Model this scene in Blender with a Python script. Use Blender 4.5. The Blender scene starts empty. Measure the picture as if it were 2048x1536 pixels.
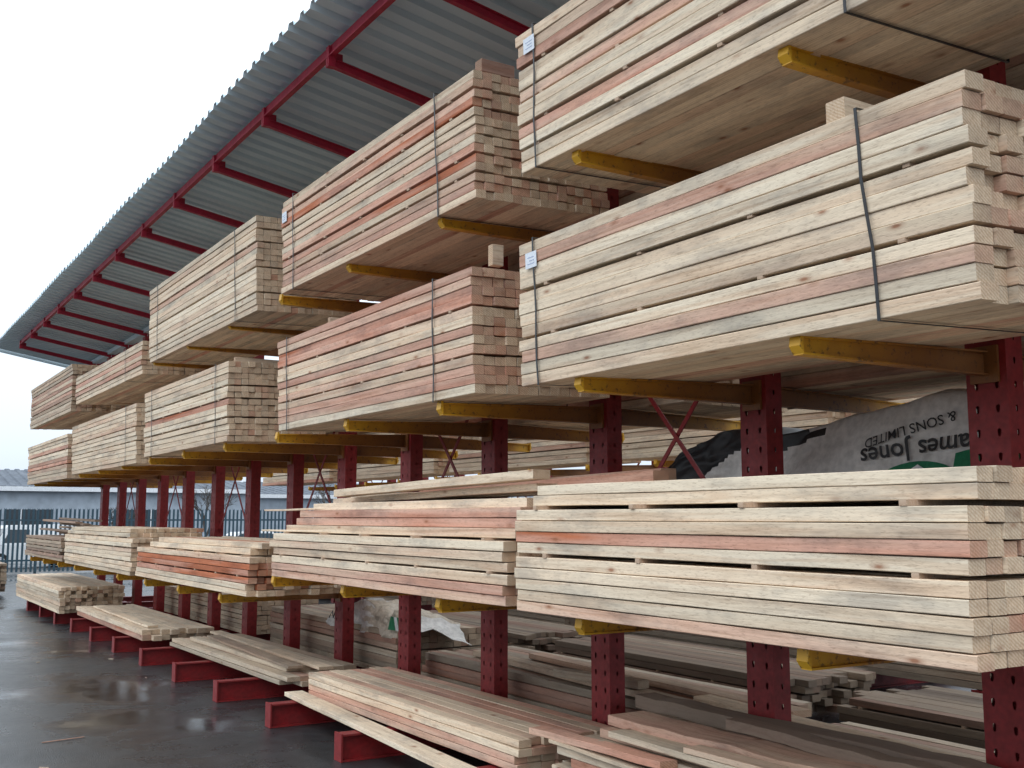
import bpy, math, random
from mathutils import Vector, Matrix, noise
S=bpy.context.scene
COL=S.collection
R=random.Random(7)
# ------------------------------------------------------------------ materials
def newmat(name):
    m=bpy.data.materials.new(name); m.use_nodes=True
    nt=m.node_tree; b=nt.nodes['Principled BSDF']
    return m,nt,b
def N(nt,t,**k):
    n=nt.nodes.new(t)
    for a,v in k.items():
        if a in n.inputs: n.inputs[a].default_value=v
        else: setattr(n,a,v)
    return n
def ramp(nt,stops,interp='LINEAR'):
    n=nt.nodes.new('ShaderNodeValToRGB'); n.color_ramp.interpolation=interp
    e=n.color_ramp.elements
    while len(e)<len(stops): e.new(0.5)
    for i,(p,c) in enumerate(stops):
        e[i].position=p; e[i].color=(c[0],c[1],c[2],1) if hasattr(c,'__len__') else (c,c,c,1)
    return n
def mixc(nt,fac,a,b,mode='MIX'):
    n=nt.nodes.new('ShaderNodeMix'); n.data_type='RGBA'; n.blend_type=mode
    for i,v in ((0,fac),(6,a),(7,b)):
        if isinstance(v,bpy.types.NodeSocket): nt.links.new(v,n.inputs[i])
        elif hasattr(v,'__len__'): n.inputs[i].default_value=(v[0],v[1],v[2],1)
        else: n.inputs[i].default_value=v if i==0 else (v,v,v,1)
    return n.outputs[2]
def mth(nt,op,a,b=None,clamp=False):
    n=nt.nodes.new('ShaderNodeMath'); n.operation=op; n.use_clamp=clamp
    for i,v in ((0,a),(1,b)):
        if v is None: continue
        if isinstance(v,bpy.types.NodeSocket): nt.links.new(v,n.inputs[i])
        else: n.inputs[i].default_value=v
    return n.outputs[0]
def wood_material(name='sawn_timber'):
    m,nt,b=newmat(name); L=nt.links
    tc=N(nt,'ShaderNodeTexCoord'); at=N(nt,'ShaderNodeAttribute',attribute_name='board')
    sep=N(nt,'ShaderNodeSeparateColor'); L.new(at.outputs['Color'],sep.inputs[0])
    tone,rnd,end=sep.outputs[0],sep.outputs[1],sep.outputs[2]
    off=N(nt,'ShaderNodeCombineXYZ')
    L.new(mth(nt,'MULTIPLY',rnd,37.0),off.inputs[0]); L.new(mth(nt,'MULTIPLY',rnd,91.0),off.inputs[1]); L.new(mth(nt,'MULTIPLY',rnd,53.0),off.inputs[2])
    add=N(nt,'ShaderNodeVectorMath',operation='ADD'); L.new(tc.outputs['Object'],add.inputs[0]); L.new(off.outputs[0],add.inputs[1])
    v=add.outputs[0]
    def scaled(s):
        n=N(nt,'ShaderNodeVectorMath',operation='MULTIPLY'); L.new(v,n.inputs[0]); n.inputs[1].default_value=s; return n.outputs[0]
    h=N(nt,'ShaderNodeTexNoise',Scale=1.0,Detail=2.0); L.new(scaled((7,.6,11)),h.inputs['Vector'])
    tn=mth(nt,'ADD',tone,mth(nt,'MULTIPLY',mth(nt,'SUBTRACT',h.outputs[0],.5),.8),True)
    base=ramp(nt,[(0,(.78,.675,.53)),(.3,(.745,.605,.455)),(.55,(.70,.51,.385)),(.78,(.64,.385,.295)),(.93,(.585,.295,.21)),(1,(.50,.17,.085))]); L.new(tn,base.inputs[0])
    g=N(nt,'ShaderNodeTexNoise',Scale=1.0,Detail=3.0,Roughness=.7,Distortion=.3); L.new(scaled((34,1.6,40)),g.inputs['Vector'])
    gr=ramp(nt,[(.3,(.77,.73,.70)),(.5,(1,1,1)),(.72,(1.08,1.08,1.08))]); L.new(g.outputs[0],gr.inputs[0])
    c=mixc(nt,1.0,base.outputs[0],gr.outputs[0],'MULTIPLY')
    sf=N(nt,'ShaderNodeTexNoise',Scale=1.0,Detail=2.0,Roughness=.8); L.new(scaled((150,26,150)),sf.inputs['Vector'])
    sr=ramp(nt,[(.30,(.72,.69,.67)),(.45,(1,1,1)),(.8,(1.08,1.08,1.07))]); L.new(sf.outputs[0],sr.inputs[0])
    c=mixc(nt,.85,c,sr.outputs[0],'MULTIPLY')
    w=N(nt,'ShaderNodeTexWave',Scale=1.0,Distortion=6.0,Detail=1.0); w.bands_direction='X'; w.inputs['Detail Scale'].default_value=.9
    L.new(scaled((20,.7,30)),w.inputs['Vector'])
    wr=ramp(nt,[(0,(1.03,1.02,1.0)),(.7,(1,.98,.96)),(1,(.87,.75,.67))]); L.new(w.outputs['Fac'],wr.inputs[0])
    c=mixc(nt,.55,c,wr.outputs[0],'MULTIPLY')
    vo=N(nt,'ShaderNodeTexVoronoi',Scale=1.0); L.new(scaled((5.5,3.6,10)),vo.inputs['Vector'])
    kn=ramp(nt,[(.04,1.0),(.09,.4),(.17,0.0)]); L.new(vo.outputs['Distance'],kn.inputs[0])
    c=mixc(nt,mth(nt,'MULTIPLY',kn.outputs[0],.85),c,(.30,.12,.06))
    p=N(nt,'ShaderNodeTexNoise',Scale=1.0,Detail=4.0,Roughness=.7); L.new(scaled((2.6,1.7,5)),p.inputs['Vector'])
    pr=ramp(nt,[(.33,(.62,.64,.68)),(.50,(1,1,1)),(.8,(1.03,1.02,1.0))]); L.new(p.outputs[0],pr.inputs[0])
    c=mixc(nt,.8,c,pr.outputs[0],'MULTIPLY')
    lr=ramp(nt,[(0,.80),(.5,.97),(1,1.06)]); L.new(rnd,lr.inputs[0])
    c=mixc(nt,1.0,c,lr.outputs[0],'MULTIPLY')
    e=N(nt,'ShaderNodeTexWave',Scale=30.0,Distortion=2.5,Detail=1.0); e.wave_type='RINGS'; e.rings_direction='Y'; L.new(v,e.inputs['Vector'])
    er=ramp(nt,[(0,(1.0,.98,.95)),(1,(.80,.71,.63))]); L.new(e.outputs['Fac'],er.inputs[0])
    ce=mixc(nt,.35,c,(.58,.45,.33)); ce=mixc(nt,1.0,ce,er.outputs[0],'MULTIPLY')
    c=mixc(nt,end,c,ce)
    c=mixc(nt,mth(nt,'SUBTRACT',1.0,at.outputs['Alpha'],True),c,(.15,.115,.09))  # alpha mixes boards toward dark brown: weathering, plus painted shade on low packs
    L.new(c,b.inputs['Base Color']); b.inputs['Roughness'].default_value=.78
    b.inputs['Specular IOR Level'].default_value=.2
    bp=N(nt,'ShaderNodeBump',Strength=.6,Distance=.004); L.new(mth(nt,'ADD',g.outputs[0],mth(nt,'MULTIPLY',sf.outputs[0],.5)),bp.inputs['Height']); L.new(bp.outputs[0],b.inputs['Normal'])
    return m
def paint(name,col,rough=.45,dirt=(.06,.04,.03),amt=.5,scale=6.0,metal=0.0,spec=.4,bump=.1):
    m,nt,b=newmat(name); L=nt.links
    tc=N(nt,'ShaderNodeTexCoord')
    n=N(nt,'ShaderNodeTexNoise',Scale=scale,Detail=5.0,Roughness=.7); L.new(tc.outputs['Object'],n.inputs['Vector'])
    r=ramp(nt,[(.42,0.0),(.68,1.0)]); L.new(n.outputs[0],r.inputs[0])
    n2=N(nt,'ShaderNodeTexNoise',Scale=scale*7,Detail=3.0); L.new(tc.outputs['Object'],n2.inputs['Vector'])
    r2=ramp(nt,[(.35,.85),(.65,1.1)]); L.new(n2.outputs[0],r2.inputs[0])
    c=mixc(nt,mth(nt,'MULTIPLY',r.outputs[0],amt),col,dirt)
    c=mixc(nt,1.0,c,r2.outputs[0],'MULTIPLY')
    L.new(c,b.inputs['Base Color'])
    b.inputs['Metallic'].default_value=metal; b.inputs['Specular IOR Level'].default_value=spec
    rr=ramp(nt,[(.3,rough*.8),(.7,min(1,rough*1.4))]); L.new(n.outputs[0],rr.inputs[0]); L.new(rr.outputs[0],b.inputs['Roughness'])
    bp=N(nt,'ShaderNodeBump',Strength=bump,Distance=.003); L.new(n2.outputs[0],bp.inputs['Height']); L.new(bp.outputs[0],b.inputs['Normal'])
    return m
def yellow():
    m,nt,b=newmat('worn_shaded_yellow_paint'); L=nt.links
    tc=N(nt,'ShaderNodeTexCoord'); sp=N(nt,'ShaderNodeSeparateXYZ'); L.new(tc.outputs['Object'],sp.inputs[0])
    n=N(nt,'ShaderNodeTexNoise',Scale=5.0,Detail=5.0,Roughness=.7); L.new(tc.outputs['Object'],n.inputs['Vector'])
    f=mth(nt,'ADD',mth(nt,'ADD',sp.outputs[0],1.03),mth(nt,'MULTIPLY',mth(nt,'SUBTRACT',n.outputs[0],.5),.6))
    r=ramp(nt,[(0,(.62,.33,.016)),(.18,(.48,.225,.016)),(.5,(.31,.125,.018)),(1,(.20,.075,.018))]); L.new(f,r.inputs[0])  # brown toward the column: shade under the load painted in, with dirt
    n2=N(nt,'ShaderNodeTexNoise',Scale=26.0,Detail=4.0,Roughness=.7); L.new(tc.outputs['Object'],n2.inputs['Vector'])
    sc=ramp(nt,[(.56,0.0),(.64,1.0)]); L.new(n2.outputs[0],sc.inputs[0])
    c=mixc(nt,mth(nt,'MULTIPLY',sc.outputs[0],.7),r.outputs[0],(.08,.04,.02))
    L.new(c,b.inputs['Base Color']); b.inputs['Roughness'].default_value=.5
    return m
def roofmat():
    m,nt,b=newmat('ribbed_roof_sheet'); L=nt.links
    tc=N(nt,'ShaderNodeTexCoord'); mp=N(nt,'ShaderNodeMapping'); mp.inputs['Scale'].default_value=(.5,1.6,1); L.new(tc.outputs['Object'],mp.inputs[0])
    n=N(nt,'ShaderNodeTexNoise',Scale=1.2,Detail=3.0); L.new(mp.outputs[0],n.inputs['Vector'])
    r=ramp(nt,[(.3,(.48,.60,.66)),(.7,(.58,.70,.76))]); L.new(n.outputs[0],r.inputs[0])
    L.new(r.outputs[0],b.inputs['Base Color']); b.inputs['Roughness'].default_value=.5; b.inputs['Specular IOR Level'].default_value=.35
    return m
WOOD=wood_material()
RED=paint('red_rack_paint',(.235,.015,.017),.48,(.10,.02,.018),.5,5)
REDROOF=paint('crimson_roof_steel',(.38,.014,.04),.5,(.20,.02,.03),.3,3)
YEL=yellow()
GALV=roofmat()
STRAP=paint('black_strap',(.02,.022,.026),.35,amt=.2)
PAPER=paint('paper_tag',(.78,.82,.88),.6,(.45,.5,.6),.4,60)
TAGP=paint('tag_print',(.25,.33,.55),.6,amt=.1)
BLACK=paint('black_sheet',(.018,.018,.02),.4,(.05,.05,.05),.5,6)
CLOTH=paint('grey_wrap_sheet',(.80,.78,.75),.5,(.52,.50,.46),.6,3.5,bump=.2)
BROWNWRAP=paint('stained_wrap_sheet',(.66,.58,.48),.45,(.34,.26,.18),.6,6)
GREEN=paint('green_print',(.012,.19,.085),.5,amt=.1)
INK=paint('dark_print',(.03,.03,.032),.5,amt=.05)
WHITEP=paint('white_print',(.75,.77,.77),.5,amt=.1)
FENCE=paint('blue_green_fence_paint',(.028,.065,.09),.5,(.03,.05,.07),.4,3)
# ------------------------------------------------------------------ mesh builder
class MB:
    def __init__(s): s.v=[];s.f=[];s.a=[];s.m=[]
    def quad(s,ids,a=None,m=0): s.f.append(ids); s.a.append(a or (0,.5,0,1)); s.m.append(m)
    def box(s,x0,x1,y0,y1,z0,z1,a=None,m=0):
        i=len(s.v)
        s.v+=[(x0,y0,z0),(x1,y0,z0),(x1,y1,z0),(x0,y1,z0),(x0,y0,z1),(x1,y0,z1),(x1,y1,z1),(x0,y1,z1)]
        for q in ((0,3,2,1),(4,5,6,7),(0,1,5,4),(1,2,6,5),(2,3,7,6),(3,0,4,7)): s.quad([i+k for k in q],a,m)
    def prism(s,ring0,ring1,a=None,m=0,caps=True):
        i=len(s.v); n=len(ring0); s.v+=list(ring0)+list(ring1)
        for k in range(n): s.quad([i+k,i+(k+1)%n,i+n+(k+1)%n,i+n+k],a,m)
        if caps: s.quad([i+k for k in range(n)][::-1],a,m); s.quad([i+n+k for k in range(n)],a,m)
    def board(s,x0,x1,y0,y1,z0,z1,tone,rnd,age=1.0,wob=.002,seg=4,rg=R,cut=0):
        i=len(s.v); A=(tone,rnd,0,age)
        ch=.0024
        for k in range(seg+1):
            t=k/seg; y=y0+(y1-y0)*t
            dx=rg.uniform(-wob,wob); dz=rg.uniform(-wob,wob)*.5
            X0,X1,Z0,Z1=x0+dx,x1+dx,z0+dz,z1+dz
            s.v+=[(X0+ch,y,Z0),(X1-ch,y,Z0),(X1,y,Z0+ch),(X1,y,Z1-ch),(X1-ch,y,Z1),(X0+ch,y,Z1),(X0,y,Z1-ch),(X0,y,Z0+ch)]
        for k in range(seg):
            o=i+8*k
            for q in range(8): s.quad([o+q,o+8+q,o+8+(q+1)%8,o+(q+1)%8],A)
        s.quad([i+q for q in range(8)],(tone,rnd,1,age)); o=i+8*seg
        s.quad([o+q for q in range(8)][::-1],(tone,rnd,1,age))
    def obj(s,name,mats,parent=None,loc=(0,0,0),rot=(0,0,0),attr=False,smooth=False):
        me=bpy.data.meshes.new(name); me.from_pydata(s.v,[],s.f)
        for mt in mats: me.materials.append(mt)
        me.polygons.foreach_set('material_index',s.m)
        if smooth: me.polygons.foreach_set('use_smooth',[True]*len(s.f))
        if attr:
            at=me.attributes.new('board','FLOAT_COLOR','FACE')
            at.data.foreach_set('color',[c for a in s.a for c in a])
        me.update()
        return link(name,me,parent,loc,rot)
def link(name,me,parent=None,loc=(0,0,0),rot=(0,0,0)):
    o=bpy.data.objects.new(name,me); COL.objects.link(o)
    o.parent=parent; o.location=loc; o.rotation_euler=rot
    return o
def tag(o,label,cat,group=None,kind=None):
    o['label']=label; o['category']=cat
    if group: o['group']=group
    if kind: o['kind']=kind
    return o
# ------------------------------------------------------------------ timber packs
SH=.0125
def stick_mesh(w):
    mb=MB(); mb.box(-.004,w,-.014,.014,0,SH,(.45,.2,0,.85))
    me=bpy.data.meshes.new('spacer_stick'); me.from_pydata(mb.v,[],mb.f); me.materials.append(WOOD)
    at=me.attributes.new('board','FLOAT_COLOR','FACE'); at.data.foreach_set('color',[c for a in mb.a for c in a]); return me
STK={}
def pack(label,y0,y1,z0,layers,bh,bw=.075,x0=2.9,width=.92,gaps=(),pink=.2,seed=1,straps=(),tagat=None,droop=.03,
         ragged=.008,setback={},age=1.0,loose_ends=0.0,gh=.011,group='strapped timber packs on the rack',sticks=True,layertone=None,strong=False,yaw=0):
    rg=random.Random(seed); mb=MB(); L=y1-y0
    z=0; nb=max(1,int(round(width/bw))); bw=width/nb; gz=[]
    for l in range(layers):
        sb,e0,e1=setback.get(l,(0,0,0))
        for b in range(nb):
            bx=b*bw+sb
            if bx+bw>width+.01: continue
            p_=layertone[l%len(layertone)] if layertone else pink
            pk = rg.random()<p_
            tone=rg.uniform(.60,.90) if pk else rg.uniform(0,.42)
            if strong and pk: tone=rg.uniform(.9,1.2)
            fr=rg.uniform(-.003,.003)+(rg.uniform(-.009,.006) if b==0 else 0)
            ya=e0+rg.uniform(-ragged,ragged)+(rg.uniform(0,loose_ends) if rg.random()<.4 else 0)
            yb=L-e1+rg.uniform(-ragged,ragged)
            hz=rg.uniform(-.0035,.0008)
            mb.board(bx+fr+.001,bx+bw-.0014+fr*.2,ya,yb,z+.0006,z+bh-.0018+hz,tone,rg.random(),min(1,max(0,age+rg.uniform(-.25,.1)*(age<.96))),wob=.003,rg=rg,seg=6)
        z+=bh
        if l in gaps: gz.append(z); z+=gh
    o=mb.obj('timber_pack',[WOOD],None,(x0,y0,z0),(0,-droop,yaw),attr=True)
    tag(o,label,'timber pack',group)
    H=z
    if sticks:
        key=round(width,2)
        if key not in STK: STK[key]=stick_mesh(width-.05)
        for g in gz:
            n=max(4,int(L/.7)+1)
            for i in range(n):
                s=link('spacer_stick',STK[key],o,(rg.uniform(-.006,.008),.22+(L-.44)*i/(n-1)+rg.uniform(-.07,.07),g-.0015),(0,0,rg.uniform(-.02,.02)))
                s.scale=(1,1,(gh+.002)/SH*1.05)
    for sy,lean in straps:
        mb=MB(); t=.0022; hw=.0062; e=.010
        pts=[(-e,-e*.7),(width+e,-e*.7),(width+e,H+e*.7),(-e,H+e*.7)]
        sub=[]
        for k in range(4):
            a,b=pts[k],pts[(k+1)%4]
            for q in range(6): sub.append((a[0]+(b[0]-a[0])*q/6,a[1]+(b[1]-a[1])*q/6))
        n=len(sub); cx,cz=width/2,H/2
        def off(p,d):
            x,zz=p
            nx=x+(d if x>cx else -d) if (x<0 or x>width) else x
            nz=zz+(d if zz>cz else -d) if (zz<0 or zz>H) else zz
            return nx,nz
        for p in sub:
            for d in (0,t):
                q=off(p,d)
                for sgn in (-1,1):
                    mb.v.append((q[0],sy+sgn*hw+lean*(q[1]/H)+.006*math.sin(q[1]*13+sy*5),q[1]))
        for k in range(n):
            a=4*k;b=4*((k+1)%n)
            mb.quad([a+2,a+3,b+3,b+2]); mb.quad([a,b,b+1,a+1]); mb.quad([a,a+2,b+2,b]); mb.quad([a+1,b+1,b+3,a+3])
        mb.obj('strap',[STRAP],o)
    if tagat:
        ty,tz=tagat; mb=MB(); mb.box(-.014,-.0125,ty-.05,ty+.05,tz-.04,tz+.04)
        for k in range(3): mb.box(-.0152,-.0142,ty-.03,ty+.03-.016*(k%2),tz-.02+k*.016,tz-.018+k*.016,m=1)
        mb.obj('paper_tag',[PAPER,TAGP],o)
    return o
pack('pale strapped sawn timber pack on the top arms',1.0,4.57,3.365,12,.0575,.085,gaps=(1,3,5,8),seed=11,straps=((1.43,.0),(3.42,-.02)),tagat=(3.44,.645),droop=.035,layertone=[.1,.1,.2,.8,.15,.05,.2,.1,.1,.6,.1,.1])
pack('cream and pink strapped timber pack on the top arms',5.04,8.1,3.36,14,.0493,.06,gaps=(2,4,6,9,11),seed=12,straps=((.42,.03),(2.8,0)),tagat=(2.98,.60),ragged=.012,layertone=[.3,.6,.8,.1,.2,.8,.5,.1,.2,.85,.3,.8,.2,.6],gh=.010)
pack('tall pale timber pack on the top arms',8.72,12.4,3.33,15,.052,.062,gaps=(2,6,10,12),pink=.06,seed=13,straps=((.55,.02),(3.3,0)),gh=.01)
pack('thin pale timber pack on the top arms',12.75,16.8,3.25,7,.052,.062,gaps=(2,4),pink=.06,seed=14,straps=((.8,0),),gh=.011)
pack('brownish weathered timber pack on the top arms',17.1,21.1,3.18,13,.052,.07,gaps=(3,6,9),pink=.2,seed=15,age=.82,gh=.011,ragged=.04)
pack('large pale timber pack with black straps on middle arms',1.98,4.55,2.255,12,.0585,.088,gaps=(3,7),seed=21,straps=((.36,.05),(2.42,.0)),tagat=(2.44,.62),droop=.04,ragged=.016,loose_ends=.035,layertone=[.05,.15,.7,.1,.7,.1,.1,.15,.1,.05,.7,.1],gh=.010)
pack('reddish pink strapped timber pack on middle arms',5.05,8.12,2.27,13,.0525,.07,gaps=(3,8),seed=22,straps=((.45,-.01),(2.85,0)),ragged=.012,layertone=[.2,.8,1,.2,1,.2,1,.2,.3,1,1,1,1],gh=.010)
pack('pale squared timber pack on middle arms',9.4,12.45,2.27,13,.0525,.062,gaps=(3,6,8),pink=.05,seed=23,straps=((.35,0),(2.7,0)),ragged=.015,gh=.011)
pack('pale timber pack with thin courses on middle arms',12.85,16.85,2.22,13,.052,.062,gaps=(4,7),pink=.06,seed=24,straps=((.5,0),),gh=.011)
pack('pale timber pack at the far end on middle arms',17.2,21.1,2.18,12,.054,.062,gaps=(3,7),pink=.08,seed=25,age=.93,gh=.011)
pack('pale sawn timber pack with wide gaps on lower arms',2.03,4.55,1.15,11,.0525,.085,x0=2.86,gaps=(4,8),seed=31,droop=.0,ragged=.010,
     setback={9:(.05,.0,.06),10:(.05,.0,.1)},layertone=[.1,.1,.6,.1,.1,.1,.5,.1,.1,.1,.0],gh=.016)
pack('stepped pale timber pack on lower arms',4.70,8.15,1.155,10,.053,.075,x0=2.88,gaps=(2,5),seed=32,droop=.0,ragged=.03,
     setback={5:(.0,.0,.07),6:(.05,.0,.2),7:(.08,.0,.3),8:(.1,.0,.35),9:(.14,.0,.5)},layertone=[.15,.9,.1,.1,.1,.1,.1,.3,.1,.1],gh=.010)
pack('low orange and cream timber pack on lower arms',8.75,12.6,.955,8,.052,.075,gaps=(2,5),seed=33,droop=0,ragged=.05,setback={6:(.05,.1,.3),7:(.1,.0,.5)},layertone=[.1,.2,1,1,1,.1,.1,.1],strong=True)
pack('pale timber pack of short courses on lower arms',12.9,17.1,.94,10,.05,.075,gaps=(2,5,7),pink=.06,seed=34,droop=0,ragged=.05,setback={8:(.03,.2,.1),9:(.06,.3,.2)})
pack('dark weathered board pile on lower arms',17.4,21.0,.95,7,.045,.09,gaps=(1,3,5),pink=.4,seed=35,droop=0,ragged=.2,age=.4)
# feet level
pack('low pink and cream timber pack on red base beams',5.25,8.37,.19,4,.046,.085,x0=3.3,width=.70,seed=41,droop=0,ragged=.03,layertone=[.5,.3,.9,.6],sticks=False)
pack('loose brown boards on red base beams',8.95,12.3,.19,3,.043,.11,x0=3.3,width=.7,pink=.3,seed=42,droop=0,ragged=.15,age=.72,setback={2:(.1,.1,.2)},yaw=.012)
pack('low pale timber pack on red base beams',13.0,17.0,.19,2,.062,.1,x0=3.1,width=.8,pink=.05,seed=43,droop=0,ragged=.08,age=.97)
pack('pale squared timber pack at the far base beams',17.35,21.8,.19,7,.055,.075,pink=.05,seed=44,droop=0,ragged=.08,age=.93)
pack('mixed pale offcut boards on red base beams',1.3,4.9,.19,6,.05,.11,x0=3.35,width=.66,gaps=(1,3),pink=.3,seed=45,droop=0,ragged=.16,age=.88,setback={4:(.05,0,.2),5:(.1,0,.1)},gh=.015)
def bp(label,*a,**k):
    k.setdefault('x0',4.33); k.setdefault('droop',-.02); k.setdefault('width',.9); k.setdefault('sticks',False); return pack(label,*a,**k)
bp('timber pack on the back base beams',8.9,12.2,.19,7,.055,.08,gaps=(3,),pink=.2,seed=51,droop=0,age=.6)  # back base packs: shade beneath the rack put into darker board colour
bp('low timber pack on the back base beams',4.9,8.4,.19,5,.055,.085,pink=.3,seed=52,droop=0,ragged=.1,age=.5)
bp('low pale timber pack on the back base beams',1.2,4.6,.19,4,.05,.085,pink=.2,seed=53,droop=0,ragged=.1,age=.55)
bp('timber pack on the back base beams far along',13,17,.19,7,.055,.08,gaps=(3,),pink=.1,seed=54,droop=0,age=.8)
bp('timber pack on the back lower arms',1.4,4.4,1.17,9,.056,.08,gaps=(4,),pink=.1,seed=55)
bp('timber pack on the back lower arms under a wrap',4.6,7.3,1.17,8,.056,.08,gaps=(4,),pink=.1,seed=56)
bp('timber pack on the back middle arms',1.4,4.5,2.3,11,.06,.085,gaps=(3,7),pink=.2,seed=57)
bp('timber pack on the back middle arms',5.0,8.1,2.3,11,.06,.085,gaps=(3,7),pink=.2,seed=58)
bp('timber pack on the back middle arms',9.0,12.2,2.3,11,.06,.085,gaps=(3,7),pink=.2,seed=59)
bp('timber pack on the back top arms',1.0,4.5,3.42,10,.06,.085,gaps=(3,),pink=.2,seed=60)
bp('timber pack on the back top arms',5.0,8.1,3.42,10,.06,.085,gaps=(3,),pink=.2,seed=61)
for i,(y,l,n,a) in enumerate(((2.2,3.4,4,.2),(6.1,3.3,5,.25),(9.9,3.2,5,.25))):
    pack('dark brown timber stack on bearers in the aisle',y,y+l,.08,n,.055,.09,x0=6.3,width=1.0,gaps=(2,),pink=.3,seed=200+i,droop=0,ragged=.12,age=a,group='timber stacks on the ground')  # board colours mixed far toward dark brown
# ------------------------------------------------------------------ loose boards
def loose(label,p0,p1,w,h,tone=.2,age=1.0,seed=0,wob=.004,name='timber_board',cat='board'):
    rg=random.Random(seed+500); p0=Vector(p0);p1=Vector(p1);d=p1-p0; mb=MB()
    mb.board(-w/2,w/2,0,d.length,0,h,tone,rg.random(),age,wob=wob,seg=6 if wob<.01 else 22,rg=rg)
    o=mb.obj(name,[WOOD],attr=True)
    q=d.to_track_quat('Y','Z'); o.rotation_mode='QUATERNION'; o.rotation_quaternion=q; o.location=p0
    return tag(o,label,cat,'loose boards on the stacks')
loose('thick pale board lying loose on the stack',(3.12,4.72,1.80),(3.05,7.2,1.745),.11,.05,.2,seed=1)
loose('pale board lying loose on the stack',(3.2,4.78,1.74),(3.22,7.6,1.70),.13,.04,.1,seed=2)
loose('pale board lying loose on the stack',(3.3,4.9,1.72),(3.4,7.7,1.72),.12,.05,.3,seed=3)
loose('pink thick board jutting out of the stack',(3.45,4.15,1.76),(3.42,6.6,1.71),.1,.07,.8,seed=4)
loose('pink thick board jutting out of the stack',(3.58,4.25,1.76),(3.6,6.9,1.71),.1,.09,.7,seed=5)
loose('thin pale board sticking out past the stack end',(2.98,5.6,1.50),(2.93,8.45,1.49),.06,.014,.2,seed=6)
loose('thin pale board sticking out past the stack end',(3.1,6.2,1.665),(3.0,8.6,1.65),.06,.014,.3,seed=7)
loose('long plank leaning out beside the low pack',(3.05,5.1,.182),(3.22,8.5,.184),.15,.032,.1,seed=8)
loose('pink board end poking out of the offcuts',(3.34,4.0,.45),(3.40,5.2,.41),.1,.035,.8,seed=18)
loose('rough edged pinkish slab among the offcuts',(3.62,1.3,.535),(3.62,4.68,.52),.24,.05,.72,.82,seed=9,wob=.012)
loose('dark bark edged slab among the offcuts',(3.87,1.2,.56),(3.9,4.85,.56),.14,.07,.6,.12,seed=10,wob=.016)
loose('dark bark edged slab among the offcuts',(3.78,1.2,.53),(3.76,4.0,.585),.10,.05,.6,.2,seed=19,wob=.016)
loose('pale board among the offcuts',(3.38,1.2,.505),(3.44,4.5,.505),.14,.03,.2,.95,seed=11)
loose('pale board among the offcuts',(3.52,1.4,.505),(3.40,3.9,.54),.11,.025,.5,.9,seed=40)
loose('thin splintered batten on the offcuts',(3.30,3.6,.40),(3.36,4.98,.40),.05,.02,.2,.9,seed=41)
loose('short pale board across the base stack',(4.35,4.9,.48),(4.6,7.9,.47),.12,.04,.3,.9,seed=12)
loose('short pale board across the base stack',(4.75,4.5,.47),(4.9,7.5,.47),.14,.04,.5,.9,seed=13)
loose('grey weathered offcut on the base stack',(4.4,5.5,.53),(4.3,6.3,.52),.1,.05,.1,.4,seed=14)
loose('long pale board on the back base stack',(4.5,1.6,.41),(4.62,5.2,.48),.14,.03,.3,.95,seed=42)
loose('dark weathered board on the low pile',(3.42,9.0,.32),(3.55,11.8,.32),.13,.022,.4,.55,seed=15)
loose('pale board on the low pile',(3.62,8.8,.32),(3.70,12.2,.32),.13,.025,.3,.85,seed=16)
loose('pale board on the low pile',(3.25,13.2,.316),(3.3,16.6,.316),.12,.025,.1,.95,seed=17)
for i in range(9):
    a=R.uniform(-.12,.12); y=17.2+R.uniform(0,.9); x=2.95+R.uniform(0,.6)
    loose('weathered brown board on the high far pile',(x,y,1.31+i*.028),(x+a,y+R.uniform(2.3,3.4),1.33+i*.03),.11,.03,.6,R.uniform(.2,.6),seed=20+i)
def bearer(x,y,z,l,s=.075,rot=0,tone=.3,age=.8,h=None):
    mb=MB(); mb.board(-s/2,s/2,0,l,0,h or s,tone,R.random(),age,wob=.001,seg=2)
    o=mb.obj('timber_bearer',[WOOD],None,(x,y,z),(0,0,-math.pi/2+rot),attr=True)
    return tag(o,'short square timber block on top of a pack','timber block','bearers on the packs')
bearer(2.93,2.53,2.992,.34,s=.085); bearer(2.96,5.12,4.125,.22,age=.5,tone=.8); bearer(3.05,5.13,3.012,.07,h=.12,s=.05); bearer(3.0,9.6,3.0,.5,s=.05,age=.6)
bearer(3.1,4.35,2.99,.3,age=.6); bearer(3.0,17.9,3.9,.4,age=.3); bearer(3.0,13.1,3.645,.4,s=.04)
bearer(2.97,7.3,3.01,.3,s=.04)
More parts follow.
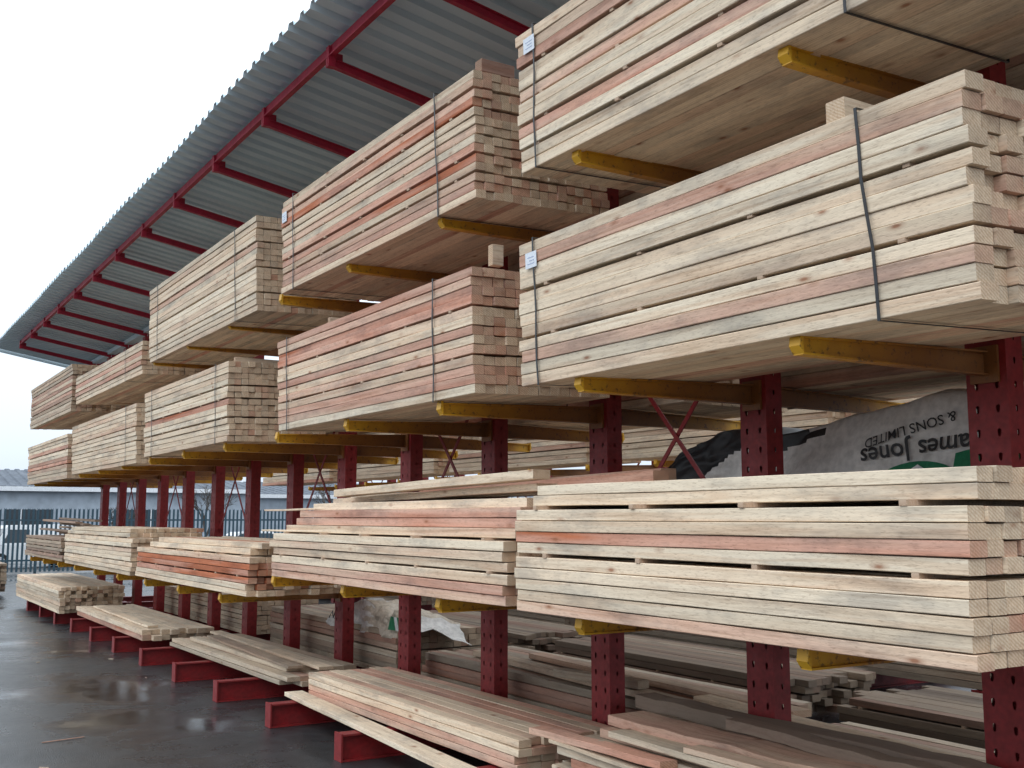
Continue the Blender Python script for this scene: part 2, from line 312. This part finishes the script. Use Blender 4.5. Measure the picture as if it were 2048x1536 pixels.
# ------------------------------------------------------------------ rack
SP=1.37; YS=[1.4+SP*i for i in range(15)]; XC=4.13
def perforated(mb,o,u,v,nu,nv,cu,cv,hw,hh):
    o=Vector(o);u=Vector(u);v=Vector(v)
    for i in range(nu):
        for j in range(nv):
            c=o+u*(cu*(i+.5))+v*(cv*(j+.5)); k=len(mb.v)
            for sx,sy in ((-1,-1),(0,-1),(1,-1),(1,0),(1,1),(0,1),(-1,1),(-1,0)):
                mb.v.append(tuple(c+u*(sx*cu/2)+v*(sy*cv/2)))
            for sx,sy in ((-.6,-.7),(0,-1),(.6,-.7),(.9,0),(.9,.75),(0,1),(-.9,.75),(-.9,0)):
                mb.v.append(tuple(c+u*(sx*hw)+v*(sy*hh)))
            for q in range(8): mb.quad([k+q,k+(q+1)%8,k+8+(q+1)%8,k+8+q])
def upright_mesh():
    mb=MB(); W=.19; D=.115; H=4.5; nv=45; cv=H/nv
    perforated(mb,(-D/2,W/2,0),(0,-1,0),(0,0,1),2,nv,W/2,cv,.0095,.018)
    perforated(mb,(D/2,-W/2,0),(0,1,0),(0,0,1),2,nv,W/2,cv,.0095,.018)
    perforated(mb,(-D/2,-W/2,0),(1,0,0),(0,0,1),1,nv,D,cv,.008,.015)
    perforated(mb,(D/2,W/2,0),(-1,0,0),(0,0,1),1,nv,D,cv,.008,.015)
    mb.box(-D/2,D/2,-W/2,W/2,H,H+.01)
    mb.box(-.03,.03,-W/2+.03,W/2-.03,.0,H)
    me=bpy.data.meshes.new('upright'); me.from_pydata(mb.v,[],mb.f); me.materials.append(RED); return me
def arm_mesh(L=1.12,d0=.105,d1=.070,w=.048,drop=.035):
    mb=MB(); t=.008
    def sec(x,d,zt,ww):
        h=ww/2
        return [(x,-h,zt),(x,h,zt),(x,h,zt-t),(x,t/2,zt-t),(x,t/2,zt-d+t),(x,h,zt-d+t),(x,h,zt-d),(x,-h,zt-d),(x,-h,zt-d+t),(x,-t/2,zt-d+t),(x,-t/2,zt-t),(x,-h,zt-t)]
    mb.prism(sec(0,d0,0,w),sec(-L,d1,-drop,w))
    h=w/2+.003
    a=[(-L,-h,-drop-d1*.95),(-L,h,-drop-d1*.95),(-L,h,-drop+.012),(-L,-h,-drop+.012)]
    b=[(-L-.02,-h,-drop-d1*.55),(-L-.02,h,-drop-d1*.55),(-L-.012,h,-drop+.014),(-L-.012,-h,-drop+.014)]
    mb.prism(a,b)
    mb.box(-.014,0,-.065,.065,-d0-.03,.02)
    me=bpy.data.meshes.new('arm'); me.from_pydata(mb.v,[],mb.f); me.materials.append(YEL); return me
def base_mesh():
    mb=MB(); L=1.2; t=.012; w=.055; z1=.178
    def sec(x,zt=z1):
        h=w; return [(x,-h,zt),(x,h,zt),(x,h,zt-t),(x,t/2,zt-t),(x,t/2,.002+t),(x,h,.002+t),(x,h,.002),(x,-h,.002),(x,-h,.002+t),(x,-t/2,.002+t),(x,-t/2,zt-t),(x,-h,zt-t)]
    mb.prism(sec(L),sec(-L))
    for s in (-1,1): mb.box(s*L-.006,s*L+.006,-w-.004,w+.004,.002,z1+.006)
    mb.box(-.16,.16,-.14,.14,z1+.0005,z1+.01)
    me=bpy.data.meshes.new('base_beam'); me.from_pydata(mb.v,[],mb.f); me.materials.append(RED); return me
UP,AR,BA=upright_mesh(),arm_mesh(),base_mesh()
def brace(parent,x,ya,yb,za,zb):
    mb=MB()
    for (a,b,dx) in (((ya,za),(yb,zb),0),((ya,zb),(yb,za),.012)):
        d=Vector((0,b[0]-a[0],b[1]-a[1])).normalized(); n=Vector((0,-d.z,d.y))*.014
        A=Vector((dx,a[0],a[1]));B=Vector((dx,b[0],b[1])); e=Vector((.008,0,0))
        mb.prism([tuple(A-n),tuple(A+n),tuple(A+n+e),tuple(A-n+e)],[tuple(B-n),tuple(B+n),tuple(B+n+e),tuple(B-n+e)])
    mb.obj('cross_brace',[RED],parent,(x,0,0))
def rack(label,X,ys):
    e=bpy.data.objects.new('cantilever_rack',None); COL.objects.link(e); e.location=(X,ys[0],0); e.empty_display_size=.3
    tag(e,label,'storage rack')
    for i,y in enumerate(ys):
        u=link('upright',UP,e,(0,y-ys[0],0))
        link('base_beam',BA,u)
        low=1.15 if y<9 else .955
        sag=.0 if y<12 else -.0055*(y-12)
        for z in (low+(.02 if y<9 else 0),2.295+sag,3.41+sag*1.6):
            for s in (0,1):
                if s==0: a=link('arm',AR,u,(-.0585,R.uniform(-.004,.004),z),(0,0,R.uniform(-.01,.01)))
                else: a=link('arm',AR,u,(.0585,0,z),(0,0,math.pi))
    for i in range(2,len(ys)-1,2):
        brace(e,-.01,ys[i]-ys[0]+.09,ys[i+1]-ys[0]-.09,1.42,2.72)
    return e
rack('long red double sided cantilever rack with yellow arms',XC,YS)
# ------------------------------------------------------------------ canopy roof
def roof():
    e=bpy.data.objects.new('canopy_roof',None); COL.objects.link(e); e.location=(XC,0,4.5)
    tag(e,'blue grey corrugated canopy roof on crimson rafters above the rack','roof')
    y0,y1=.3,23.7; per=.195; zx=lambda x:4.935+.18*(2.74-x)
    for side in (0,1):
        mb=MB(); prof=[]; y=y0
        while y<y1:
            for dy,dz in ((0,0),(.10,0),(.118,.04),(.177,.04)): prof.append((y+dy,dz))
            y+=per
        xs=[2.47,3.0,3.55,XC]
        for (yy,dz) in prof:
            jit=.008*math.sin(int(yy/.98)*7.7)
            for x in xs:
                X=x-XC
                if side: X=-X
                mb.v.append((X+(jit if x==2.47 else 0),yy,zx(x)+dz-4.5+.003*math.sin(yy*1.7)))
        n=len(xs)
        for i in range(len(prof)-1):
            for k in range(n-1):
                a=i*n+k; mb.quad([a,a+1,a+n+1,a+n] if not side else [a,a+n,a+n+1,a+1])
        mb.obj('roof_sheet',[GALV],e)
    mb=MB(); w=.022;t=.007
    for s in (1,-1):
        def sec(x,d,lo):
            zb=zx(x)-lo-4.5; zt=zb+d; X=(x-XC)*s
            return [(X,-w,zt),(X,w,zt),(X,w,zt-t),(X,t/2,zt-t),(X,t/2,zt-d+t),(X,w,zt-d+t),(X,w,zt-d),(X,-w,zt-d),(X,-w,zt-d+t),(X,-t/2,zt-d+t),(X,-t/2,zt-t),(X,-w,zt-t)]
        mb.prism(sec(2.742,.062,.165),sec(4.125,.072,.165))
        # knee block joining the rafter nose to the eave beam
        z0=zx(2.76)-4.5
        xa,xb=sorted(((2.745-XC)*s,(2.80-XC)*s)); mb.box(xa,xb,-.026,.026,z0-.172,z0-.022)
        xa,xb=sorted(((2.80-XC)*s,(2.86-XC)*s)); mb.box(xa,xb,-.005,.005,z0-.155,z0-.06)
    me=bpy.data.meshes.new('rafter'); me.from_pydata(mb.v,[],mb.f); me.materials.append(REDROOF)
    ys=YS+[YS[-1]+SP]
    for y in ys: link('rafter',me,e,(0,y,0))
    for x in (2.77,5.49):
        xx=x if x<XC else 2*XC-x; zo=.085
        mb=MB(); z=zx(xx)-4.5-.010
        mb.box(x-XC-.021,x-XC+.021,.5,ys[-1]+.05,z-zo,z-zo+.01); mb.box(x-XC-.004,x-XC+.004,.5,ys[-1]+.05,z-zo+.01,z)
        mb.obj('eave_beam',[REDROOF],e)
    mb=MB(); mb.box(-.07,.07,y0,y1,.07,.14); mb.obj('valley_gutter',[GALV],e)
    mb=MB(); mb.prism([(-XC+2.52,y1+.02,zx(2.52)-4.5-.05),(-XC+2.52,y1+.03,zx(2.52)-4.5-.05),(-XC+2.52,y1+.03,zx(2.52)-4.5+.06),(-XC+2.52,y1+.02,zx(2.52)-4.5+.06)],
        [(0,y1+.02,zx(XC)-4.5-.05),(0,y1+.03,zx(XC)-4.5-.05),(0,y1+.03,zx(XC)-4.5+.06),(0,y1+.02,zx(XC)-4.5+.06)])
    mb.obj('end_trim',[GALV],e)
roof()
# ------------------------------------------------------------------ second rack behind
rack('second red cantilever rack across the aisle',9.3,[3.0+SP*i for i in range(14)])
k=0
for (z,n,bh) in ((.19,6,.06),(1.18,10,.06),(2.3,11,.062),(3.42,10,.06)):
    y=3.2+R.uniform(0,.6)
    while y<20:
        L=R.uniform(3.2,3.9)
        nn=max(3,n-R.choice((0,0,1,3,4)))
        pack('pale timber pack on the rack across the aisle',y,y+L,z,nn,bh,.085,x0=8.1,width=.9,gaps=(2,5,8),pink=.1,seed=100+k,droop=.02,group='timber packs on the rack across the aisle',sticks=False,ragged=.02,age=.4 if z<1 else 1.0)  # bottom row coloured darker to paint in the shade low in the rack
        y+=L+.5; k+=1
# ------------------------------------------------------------------ wrap sheets with printing
def fbm(x,y,z,o=3):
    s=0;a=1
    for i in range(o): s+=a*noise.noise(Vector((x,y,z))*(2**i)); a*=.5
    return s
def interp(t,pts):
    for (a,va),(b,vb) in zip(pts,pts[1:]):
        if t<=b:
            u=max(0,(t-a)/(b-a)); u=u*u*(3-2*u); return va+(vb-va)*u
    return pts[-1][1]
def fonttext(body,size,bold,mat,fn,parent):
    cu=bpy.data.curves.new('t','FONT'); cu.body=body; cu.size=size; cu.offset=bold; cu.resolution_u=3
    to=bpy.data.objects.new('t',cu); COL.objects.link(to)
    dg=bpy.context.evaluated_depsgraph_get(); me=bpy.data.meshes.new_from_object(to.evaluated_get(dg))
    bpy.data.objects.remove(to)
    for v in me.vertices: v.co=fn(v.co.x,v.co.y)
    me.materials.clear(); me.materials.append(mat)
    return link('printed_lettering',me,parent)
def wrapA():
    PT=[(1.6,2.22),(2.6,2.2),(3.3,2.19),(3.9,2.12),(4.25,2.07),(4.7,2.10),(5.0,2.03),(5.3,1.90),(5.65,1.70)]
    ytop=lambda y: interp(y,PT)+.03*fbm(y*2.2,3,1)
    def fx(y,z): return 4.37+.30*max(0,(z-1.7))+.026*fbm(y*2.3+z*3,z*2.1,0)+.022*math.sin(9*z+5*y)
    mb=MB(); ny,nz=170,26; Y0,Y1=1.6,5.65
    for i in range(ny+1):
        y=Y0+(Y1-Y0)*i/ny; zt=ytop(y)
        for j in range(nz+1):
            z=1.58+(zt-1.58)*j/nz
            ex=max(0,min(1,(y-4.0)/.25))+max(0,min(1,(2.95-y)/.2))+max(0,min(1,(z-zt+.1)/.08))*.4
            crease=.05*max(0,fbm(y*5+z*9,z*4-y*2,7))*ex+.02*abs(math.sin(y*14+z*20+3*fbm(y*2,z*2,3)))*ex
            mb.v.append((fx(y,z)-crease+.01,y,z))
        for j in range(1,9):
            t=j/8; mb.v.append((fx(y,zt)+.75*t, y, zt+.05*math.sin(t*3.1)+.03*fbm(y*2,t*4,5)-.12*t*t))
    m=nz+1+8
    for i in range(ny):
        for j in range(m-1):
            a=i*m+j; y=Y0+(Y1-Y0)*i/ny
            mat=1 if (y>4.62+.3*math.sin(j*.16)) or (y>4.15+.15*math.sin(j) and j>nz-6) else 0
            mb.quad([a,a+m,a+m+1,a+1],m=mat)
    o=mb.obj('wrapping_sheet',[CLOTH,BLACK],smooth=True)
    tag(o,'crumpled grey printed wrapping sheet with black edge over packs','wrapping sheet')
    def T(body,size,y,z,mat,rot,bold):
        c,s=math.cos(rot),math.sin(rot)
        def fn(X_,Y_):
            a=X_*c-Y_*s; b=X_*s+Y_*c; Y=y+a; Z=z-b
            return (fx(Y,Z)-.004,Y,Z)
        fonttext(body,size,bold,mat,fn,o)
    T('James Jones',.132,3.11,1.995,INK,.08,.002)
    T('& SONS LIMITED',.07,3.22,2.105,INK,.22,.0005)
    mb=MB(); cy,cz=3.40,1.735
    for k in range(17):
        a=math.pi*k/16
        for r in (.0,.22):
            Y=cy+r*math.cos(a)*1.2; Z=cz+r*math.sin(a)*.62
            mb.v.append((fx(Y,Z)-.003,Y,Z))
    for k in range(16): mb.quad([2*k,2*k+2,2*k+3,2*k+1])
    i=len(mb.v)
    for q in range(7):
        Y=3.2-.14*q
        for Z in (1.74+.012*q,1.90+.012*q+.02*math.sin(q)): mb.v.append((fx(Y,Z)-.012,Y,Z))
    for q in range(6): mb.quad([i+2*q,i+2*q+1,i+2*q+3,i+2*q+2])
    b=len(mb.v)
    for (dy,dz) in ((-.05,.03),(.03,.03),(.03,.07),(.09,.07),(.0,.12),(-.09,.07),(-.05,.07)):
        Y,Z=cy+dy,cz+dz; mb.v.append((fx(Y,Z)-.009,Y,Z))
    mb.quad(list(range(b,b+7)),m=1)
    mb.obj('printed_emblem',[GREEN,WHITEP],o)
wrapA()
def wrapB():
    fz=lambda y: .60+.22*math.exp(-((y-9.6)/.45)**2)+.12*math.exp(-((y-8.95)/.2)**2)
    mb=MB(); ny,nz=110,20
    def fx(y,z): return 4.34+.05*fbm(y*4,z*6,2,4)+.06*(z-.6)
    for i in range(ny+1):
        y=8.6+1.9*i/ny; zt=fz(y)+.07*fbm(y*5,1,1)
        for j in range(nz+1):
            z=.52+(zt-.52)*j/nz; mb.v.append((fx(y,z)-.05*max(0,fbm(y*8+z*5,z*9,4))*(1 if (y<9.5) else .3),y,z))
        for j in range(1,7):
            t=j/6; mb.v.append((fx(y,zt)+.6*t,y,zt+.06*fbm(y*4,t*5,4)-.15*t*t))
    m=nz+1+6
    for i in range(ny):
        for j in range(m-1):
            a=i*m+j; y=8.6+1.9*i/ny
            mb.quad([a,a+m,a+m+1,a+1],m=0 if y>9.55+.1*math.sin(j) or y<8.85 else 1)
    o=mb.obj('wrapping_sheet',[CLOTH,BROWNWRAP],smooth=True)
    tag(o,'crumpled stained white and brown wrapping sheet on a low pack','wrapping sheet')
    def fn(X_,Y_):
        Y=10.4-X_; Z=.60+Y_; return (fx(Y,Z)-.025,Y,Z)
    fonttext('Nova Scot',.11,.002,INK,fn,o)
    mb=MB()
    for k in range(7):
        Y=8.66+.34*k/6
        for Z in (.6,.72): mb.v.append((fx(Y,Z)-.05,Y,Z))
    for k in range(6): mb.quad([2*k,2*k+2,2*k+3,2*k+1],m=0 if k!=3 else 1)
    mb.obj('printed_emblem',[GREEN,WHITEP],o)
wrapB()
# ------------------------------------------------------------------ ground
def ground():
    m,nt,b=newmat('wet_asphalt'); L=nt.links
    tc=N(nt,'ShaderNodeTexCoord'); v=tc.outputs['Object']
    n=N(nt,'ShaderNodeTexNoise',Scale=.7,Detail=4.0,Roughness=.55,Distortion=.3); L.new(v,n.inputs['Vector'])
    f=N(nt,'ShaderNodeTexNoise',Scale=110.0,Detail=2.0); L.new(v,f.inputs['Vector'])
    g=N(nt,'ShaderNodeTexNoise',Scale=5.0,Detail=6.0,Roughness=.75); L.new(v,g.inputs['Vector'])
    c=ramp(nt,[(.35,(.022,.024,.026)),(.6,(.040,.043,.046)),(.8,(.066,.069,.072))]); L.new(g.outputs[0],c.inputs[0])
    L.new(c.outputs[0],b.inputs['Base Color'])
    r=ramp(nt,[(.36,.08),(.48,.24),(.70,.38)]); L.new(n.outputs[0],r.inputs[0])
    L.new(mth(nt,'ADD',r.outputs[0],mth(nt,'MULTIPLY',mth(nt,'SUBTRACT',g.outputs[0],.35,True),.25)),b.inputs['Roughness'])
    b.inputs['Specular IOR Level'].default_value=.42
    st=ramp(nt,[(.36,.06),(.5,.75)]); L.new(n.outputs[0],st.inputs[0])
    h=mth(nt,'ADD',mth(nt,'MULTIPLY',f.outputs[0],.6),g.outputs[0])
    bp_=N(nt,'ShaderNodeBump',Distance=.008); L.new(st.outputs[0],bp_.inputs['Strength']); L.new(h,bp_.inputs['Height']); L.new(bp_.outputs[0],b.inputs['Normal'])
    mb=MB(); mb.v=[(-400,-400,0),(400,-400,0),(400,400,0),(-400,400,0)]; mb.quad([0,1,2,3]); o=mb.obj('ground',[m]); o['kind']='structure'
    o['label']='wet dark asphalt yard with puddles'; o['category']='ground'
ground()
for i in range(16):
    y=R.uniform(6,20); x=R.uniform(1.2,2.9)
    l=R.uniform(.02,.07) if i%7 else R.uniform(.3,.5); w=R.uniform(.008,.02)
    mb=MB(); mb.board(-w/2,w/2,0,l,0,R.uniform(.003,.008),R.random()*.8,R.random(),.7,wob=.001,seg=2)
    o=mb.obj('wood_scrap',[WOOD],None,(x,y,.003),(0,0,R.uniform(0,6.28)),attr=True); tag(o,'small splinter of wood lying on wet asphalt','wood scrap','wood scraps on the ground')
# ------------------------------------------------------------------ fence
def fence():
    e=bpy.data.objects.new('palisade_fence',None); COL.objects.link(e); e.location=(0,34,0); tag(e,'dark blue green steel palisade fence across the yard end','fence')
    mb=MB(); x=-6
    while x<34:
        z1=1.87+R.uniform(-.01,.01); w=.03
        mb.prism([(x-w,0,.05),(x+w,0,.05),(x+w,.008,.05),(x-w,.008,.05)],[(x-w,0,z1-.1),(x+w,0,z1-.1),(x+w,.008,z1-.1),(x-w,.008,z1-.1)])
        i=len(mb.v); mb.v+=[(x-w,.0,z1-.1),(x+w,.0,z1-.1),(x+.03,-.0,z1),(x,0,z1-.04),(x-.03,0,z1)]; mb.quad([i,i+1,i+2,i+3,i+4])
        x+=.125
    mb.obj('pales',[FENCE],e)
    for z in (.35,1.5):
        mb=MB(); mb.box(-6,34,.012,.05,z,z+.05); mb.obj('rail',[FENCE],e)
    x=-6
    while x<34:
        mb=MB(); mb.box(-.035,.035,.055,.13,0,1.8); mb.box(-.05,.05,.04,.145,1.8,1.81); mb.obj('post',[FENCE],e,(x,0,0)); x+=2.2
fence()
# ------------------------------------------------------------------ warehouse
WALL=paint('pale_cladding',(.36,.41,.47),.6,(.28,.32,.37),.4,.3); ROOFM=paint('grey_roof_cladding',(.14,.16,.19),.7,(.10,.11,.13),.4,.5,spec=.1); WHITE=paint('white_fascia',(.75,.77,.8),.5,amt=.1); GLASS=paint('dark_window',(.04,.05,.06),.15,amt=.1)
def warehouse(X0,X1,Y0,Y1,eh,rh,label):
    e=bpy.data.objects.new('warehouse',None); COL.objects.link(e); e.location=(X0,Y0,0); tag(e,label,'building')
    W=X1-X0;D=Y1-Y0
    mb=MB(); mb.box(0,W,0,D,0,eh); mb.obj('wall',[WALL],e)
    mb=MB(); n=int(W/.5)
    for i in range(n+1):
        for dx,dz in ((0,0),(.2,0),(.25,.06),(.45,.06)):
            x=i*W/n+dx
            mb.v+=[(x,-.3,eh+.12+dz),(x,D/2,rh+dz),(x,D+.3,eh+.12+dz)]
    for i in range(len(mb.v)//3-1):
        a=3*i; mb.quad([a,a+3,a+4,a+1]); mb.quad([a+1,a+4,a+5,a+2])
    mb.obj('roof',[ROOFM],e)
    for s in (0,1):
        x=s*W; mb=MB(); mb.v=[(x,0,eh),(x,D,eh),(x,D/2,rh-.05)]; mb.quad([0,1,2]); mb.obj('gable',[WALL],e)
    mb=MB(); mb.box(-.3,W+.3,-.42,-.31,eh-.06,eh+.16); mb.obj('fascia',[WHITE],e)
    x=2
    while x<W-3:
        mb=MB(); mb.box(0,2.2,-.03,0,1.1,2.0)
        for q in range(4): mb.box(q*.72,q*.72+.05,-.05,-.031,1.1,2.0,m=1)
        mb.box(-.05,2.26,-.06,-.031,1.02,1.09,m=1); mb.obj('window',[GLASS,WHITE],e,(x,0,0)); x+=5.5
warehouse(-6,19,58,72,2.95,4.2,'pale grey low warehouse with corrugated roof beyond the fence')
warehouse(21,50,62,78,2.8,3.9,'pale blue grey industrial unit beyond the fence')
# ------------------------------------------------------------------ cars
TYRE=paint('tyre_rubber',(.02,.02,.02),.8,amt=.1); GLS=paint('car_glass',(.03,.04,.05),.1,amt=.05); LAMP=paint('lamp_lens',(.6,.6,.62),.2,amt=.05)
def car(x,y,col,label,rot=0,van=False):
    e=bpy.data.objects.new('parked_car',None); COL.objects.link(e); e.location=(x,y,0); e.rotation_euler=(0,0,rot); tag(e,label,'car','cars parked beyond the fence')
    P=paint('car_paint',col,.25,amt=.08)
    low=[(-1.5,.18),(-1.52,.45),(-1.45,.68),(-.75,.75),(1.35,.76),(1.5,.7),(1.53,.4),(1.5,.18)]
    top=[(-.8,.74),(-.35,1.08),(.9,1.1),(1.38,.75)] if not van else [(-1.1,.74),(-.75,1.35),(1.42,1.38),(1.48,.75)]
    mb=MB()
    mb.prism([(a,-.62,b) for a,b in low],[(a,.62,b) for a,b in low])
    mb.prism([(a,-.6+.1*(b>1),b) for a,b in top],[(a,.6-.1*(b>1),b) for a,b in top])
    mb.obj('body',[P],e)
    mb=MB()
    for s in (-1,1):
        g=[(top[0][0]+.16,.79),(top[1][0]+.05,1.03 if not van else 1.25),(top[2][0]-.05,1.04 if not van else 1.27),(top[3][0]-.14,.79)]
        if van: g=[(-.9,.8),(-.68,1.22),(-.1,1.22),(-.1,.8)]
        i=len(mb.v); mb.v+=[(a,s*(.595-.1*((b-.74)/.36 if not van else (b-.74)/.62)+.012),b) for a,b in g]; mb.quad([i,i+1,i+2,i+3])
    for (a,b) in ((0,1),(3,2)):
        A,B=top[a],top[b]; o_=-.012 if a==0 else .012
        i=len(mb.v); mb.v+=[(A[0]*.97+B[0]*.03+o_*1.5,-.5,A[1]+.05),(A[0]*.97+B[0]*.03+o_*1.5,.5,A[1]+.05),(B[0]+o_*1.5,.43,B[1]-.04),(B[0]+o_*1.5,-.43,B[1]-.04)]; mb.quad([i,i+1,i+2,i+3])
    mb.obj('window',[GLS],e)
    for wx in (-.95,.98):
        for s in (-1,1):
            mb=MB(); r0=[(wx+.24*math.cos(a*math.pi/8),s*.5,.24+.24*math.sin(a*math.pi/8)) for a in range(16)]; r1=[(p[0],s*.64,p[2]) for p in r0]
            mb.prism(r0,r1); h0=[(wx+.13*math.cos(a*math.pi/8),s*.64,.24+.13*math.sin(a*math.pi/8)) for a in range(16)]; h1=[(p[0],s*.65,p[2]) for p in h0]; mb.prism(h0,h1,m=1)
            mb.obj('wheel',[TYRE,LAMP],e)
    for s in (-1,1):
        mb=MB(); mb.box(-1.53,-1.49,s*.42-.1,s*.42+.1,.5,.62); mb.obj('headlight',[LAMP],e)
car(5.4,38.5,(.72,.74,.76),'white van parked behind the green fence',0.1,True)
car(8.8,39,(.55,.57,.6),'silver hatchback parked behind the green fence')
car(12.6,38.6,(.7,.71,.73),'white saloon parked behind the green fence',.05)
car(16.3,39,(.25,.03,.03),'red hatchback parked behind the green fence')
pack('weathered grey board stack standing near the fence',24.4,27.2,.1,10,.055,.1,x0=1.9,width=1.15,gaps=(3,6),pink=.2,seed=70,droop=0,ragged=.1,age=.35,group='timber stacks on the ground')
# ------------------------------------------------------------------ bare trees
BARK=paint('bare_bark',(.10,.085,.075),.9,(.05,.045,.04),.5,8)
def tree(x,y,h,seed,label):
    rg=random.Random(seed); e=bpy.data.objects.new('bare_tree',None); COL.objects.link(e); e.location=(x,y,0); tag(e,label,'tree','bare trees beyond the fence')
    T=MB();C=MB()
    def tube(mb,a,b,r0,r1):
        d=(b-a).normalized(); u=d.orthogonal().normalized(); w=d.cross(u)
        mb.prism([tuple(a+(u*math.cos(t)+w*math.sin(t))*r0) for t in (0,1.57,3.14,4.71)],[tuple(b+(u*math.cos(t)+w*math.sin(t))*r1) for t in (0,1.57,3.14,4.71)],caps=False)
    def grow(p,d,l,r,dep):
        b=p+d*l; tube(T if dep<2 else C,p,b,r,r*.7)
        if dep>=6: return
        for k in range(rg.choice((2,3,3))):
            nd=(d+Vector((rg.uniform(-1,1),rg.uniform(-1,1),rg.uniform(-.3,.8)))*.75).normalized()
            grow(p+d*l*rg.uniform(.6,1),nd,l*rg.uniform(.6,.85),max(r*.62,.006),dep+1)
    grow(Vector((0,0,0)),Vector((0,0,1)),h*.26,h*.022,0)
    T.obj('trunk',[BARK],e); C.obj('crown',[BARK],e)
for i,(x,y,h) in enumerate(((17.5,42,4.2),(19.5,44,4.6),(12.5,43,3.8),(24,46,5),(9.6,47,3.4),(28,45,4.8))): tree(x,y,h,i+3,'leafless branching tree beyond the fence')
# ------------------------------------------------------------------ light and sky
w=bpy.data.worlds.new('World'); S.world=w; w.use_nodes=True; nt=w.node_tree; L=nt.links
bg=nt.nodes['Background']; sky=N(nt,'ShaderNodeTexSky'); sky.sky_type='NISHITA'; sky.sun_disc=False
sky.sun_elevation=math.radians(48); sky.sun_rotation=math.radians(-60); sky.air_density=1.5; sky.dust_density=4
tc=N(nt,'ShaderNodeTexCoord'); sp=N(nt,'ShaderNodeSeparateXYZ'); L.new(tc.outputs['Generated'],sp.inputs[0])
cl=ramp(nt,[(0,(6.6,7.6,8.9)),(.10,(8.8,9.9,11.2)),(.45,(12.8,14.1,15.3)),(1,(16.8,18.2,19.4))]); L.new(sp.outputs[2],cl.inputs[0])
cn=N(nt,'ShaderNodeTexNoise',Scale=2.0,Detail=4.0); L.new(tc.outputs['Generated'],cn.inputs['Vector'])
cr=ramp(nt,[(.3,.93),(.7,1.06)]); L.new(cn.outputs[0],cr.inputs[0])
c=mixc(nt,.9,sky.outputs[0],mixc(nt,1.0,cl.outputs[0],cr.outputs[0],'MULTIPLY')); L.new(c,bg.inputs[0]); bg.inputs[1].default_value=.125
sd=bpy.data.lights.new('sun','SUN'); sd.energy=.5; sd.angle=math.radians(30); sd.color=(1,.98,.95)
so=bpy.data.objects.new('sun',sd); COL.objects.link(so)
dirv=Vector((.75,.35,-.85)); so.rotation_euler=dirv.to_track_quat('-Z','Y').to_euler()
# ------------------------------------------------------------------ camera
cd=bpy.data.cameras.new('camera'); co=bpy.data.objects.new('camera',cd); COL.objects.link(co); S.camera=co
cd.sensor_width=36; cd.lens=36*2160/2048; cd.clip_start=.05; cd.clip_end=1500
co.location=(0,0,1.6); co.rotation_euler=(math.radians(90+7.05),0,math.radians(-31.9))
S.view_settings.view_transform='Standard'; S.view_settings.look='None'; S.view_settings.exposure=0
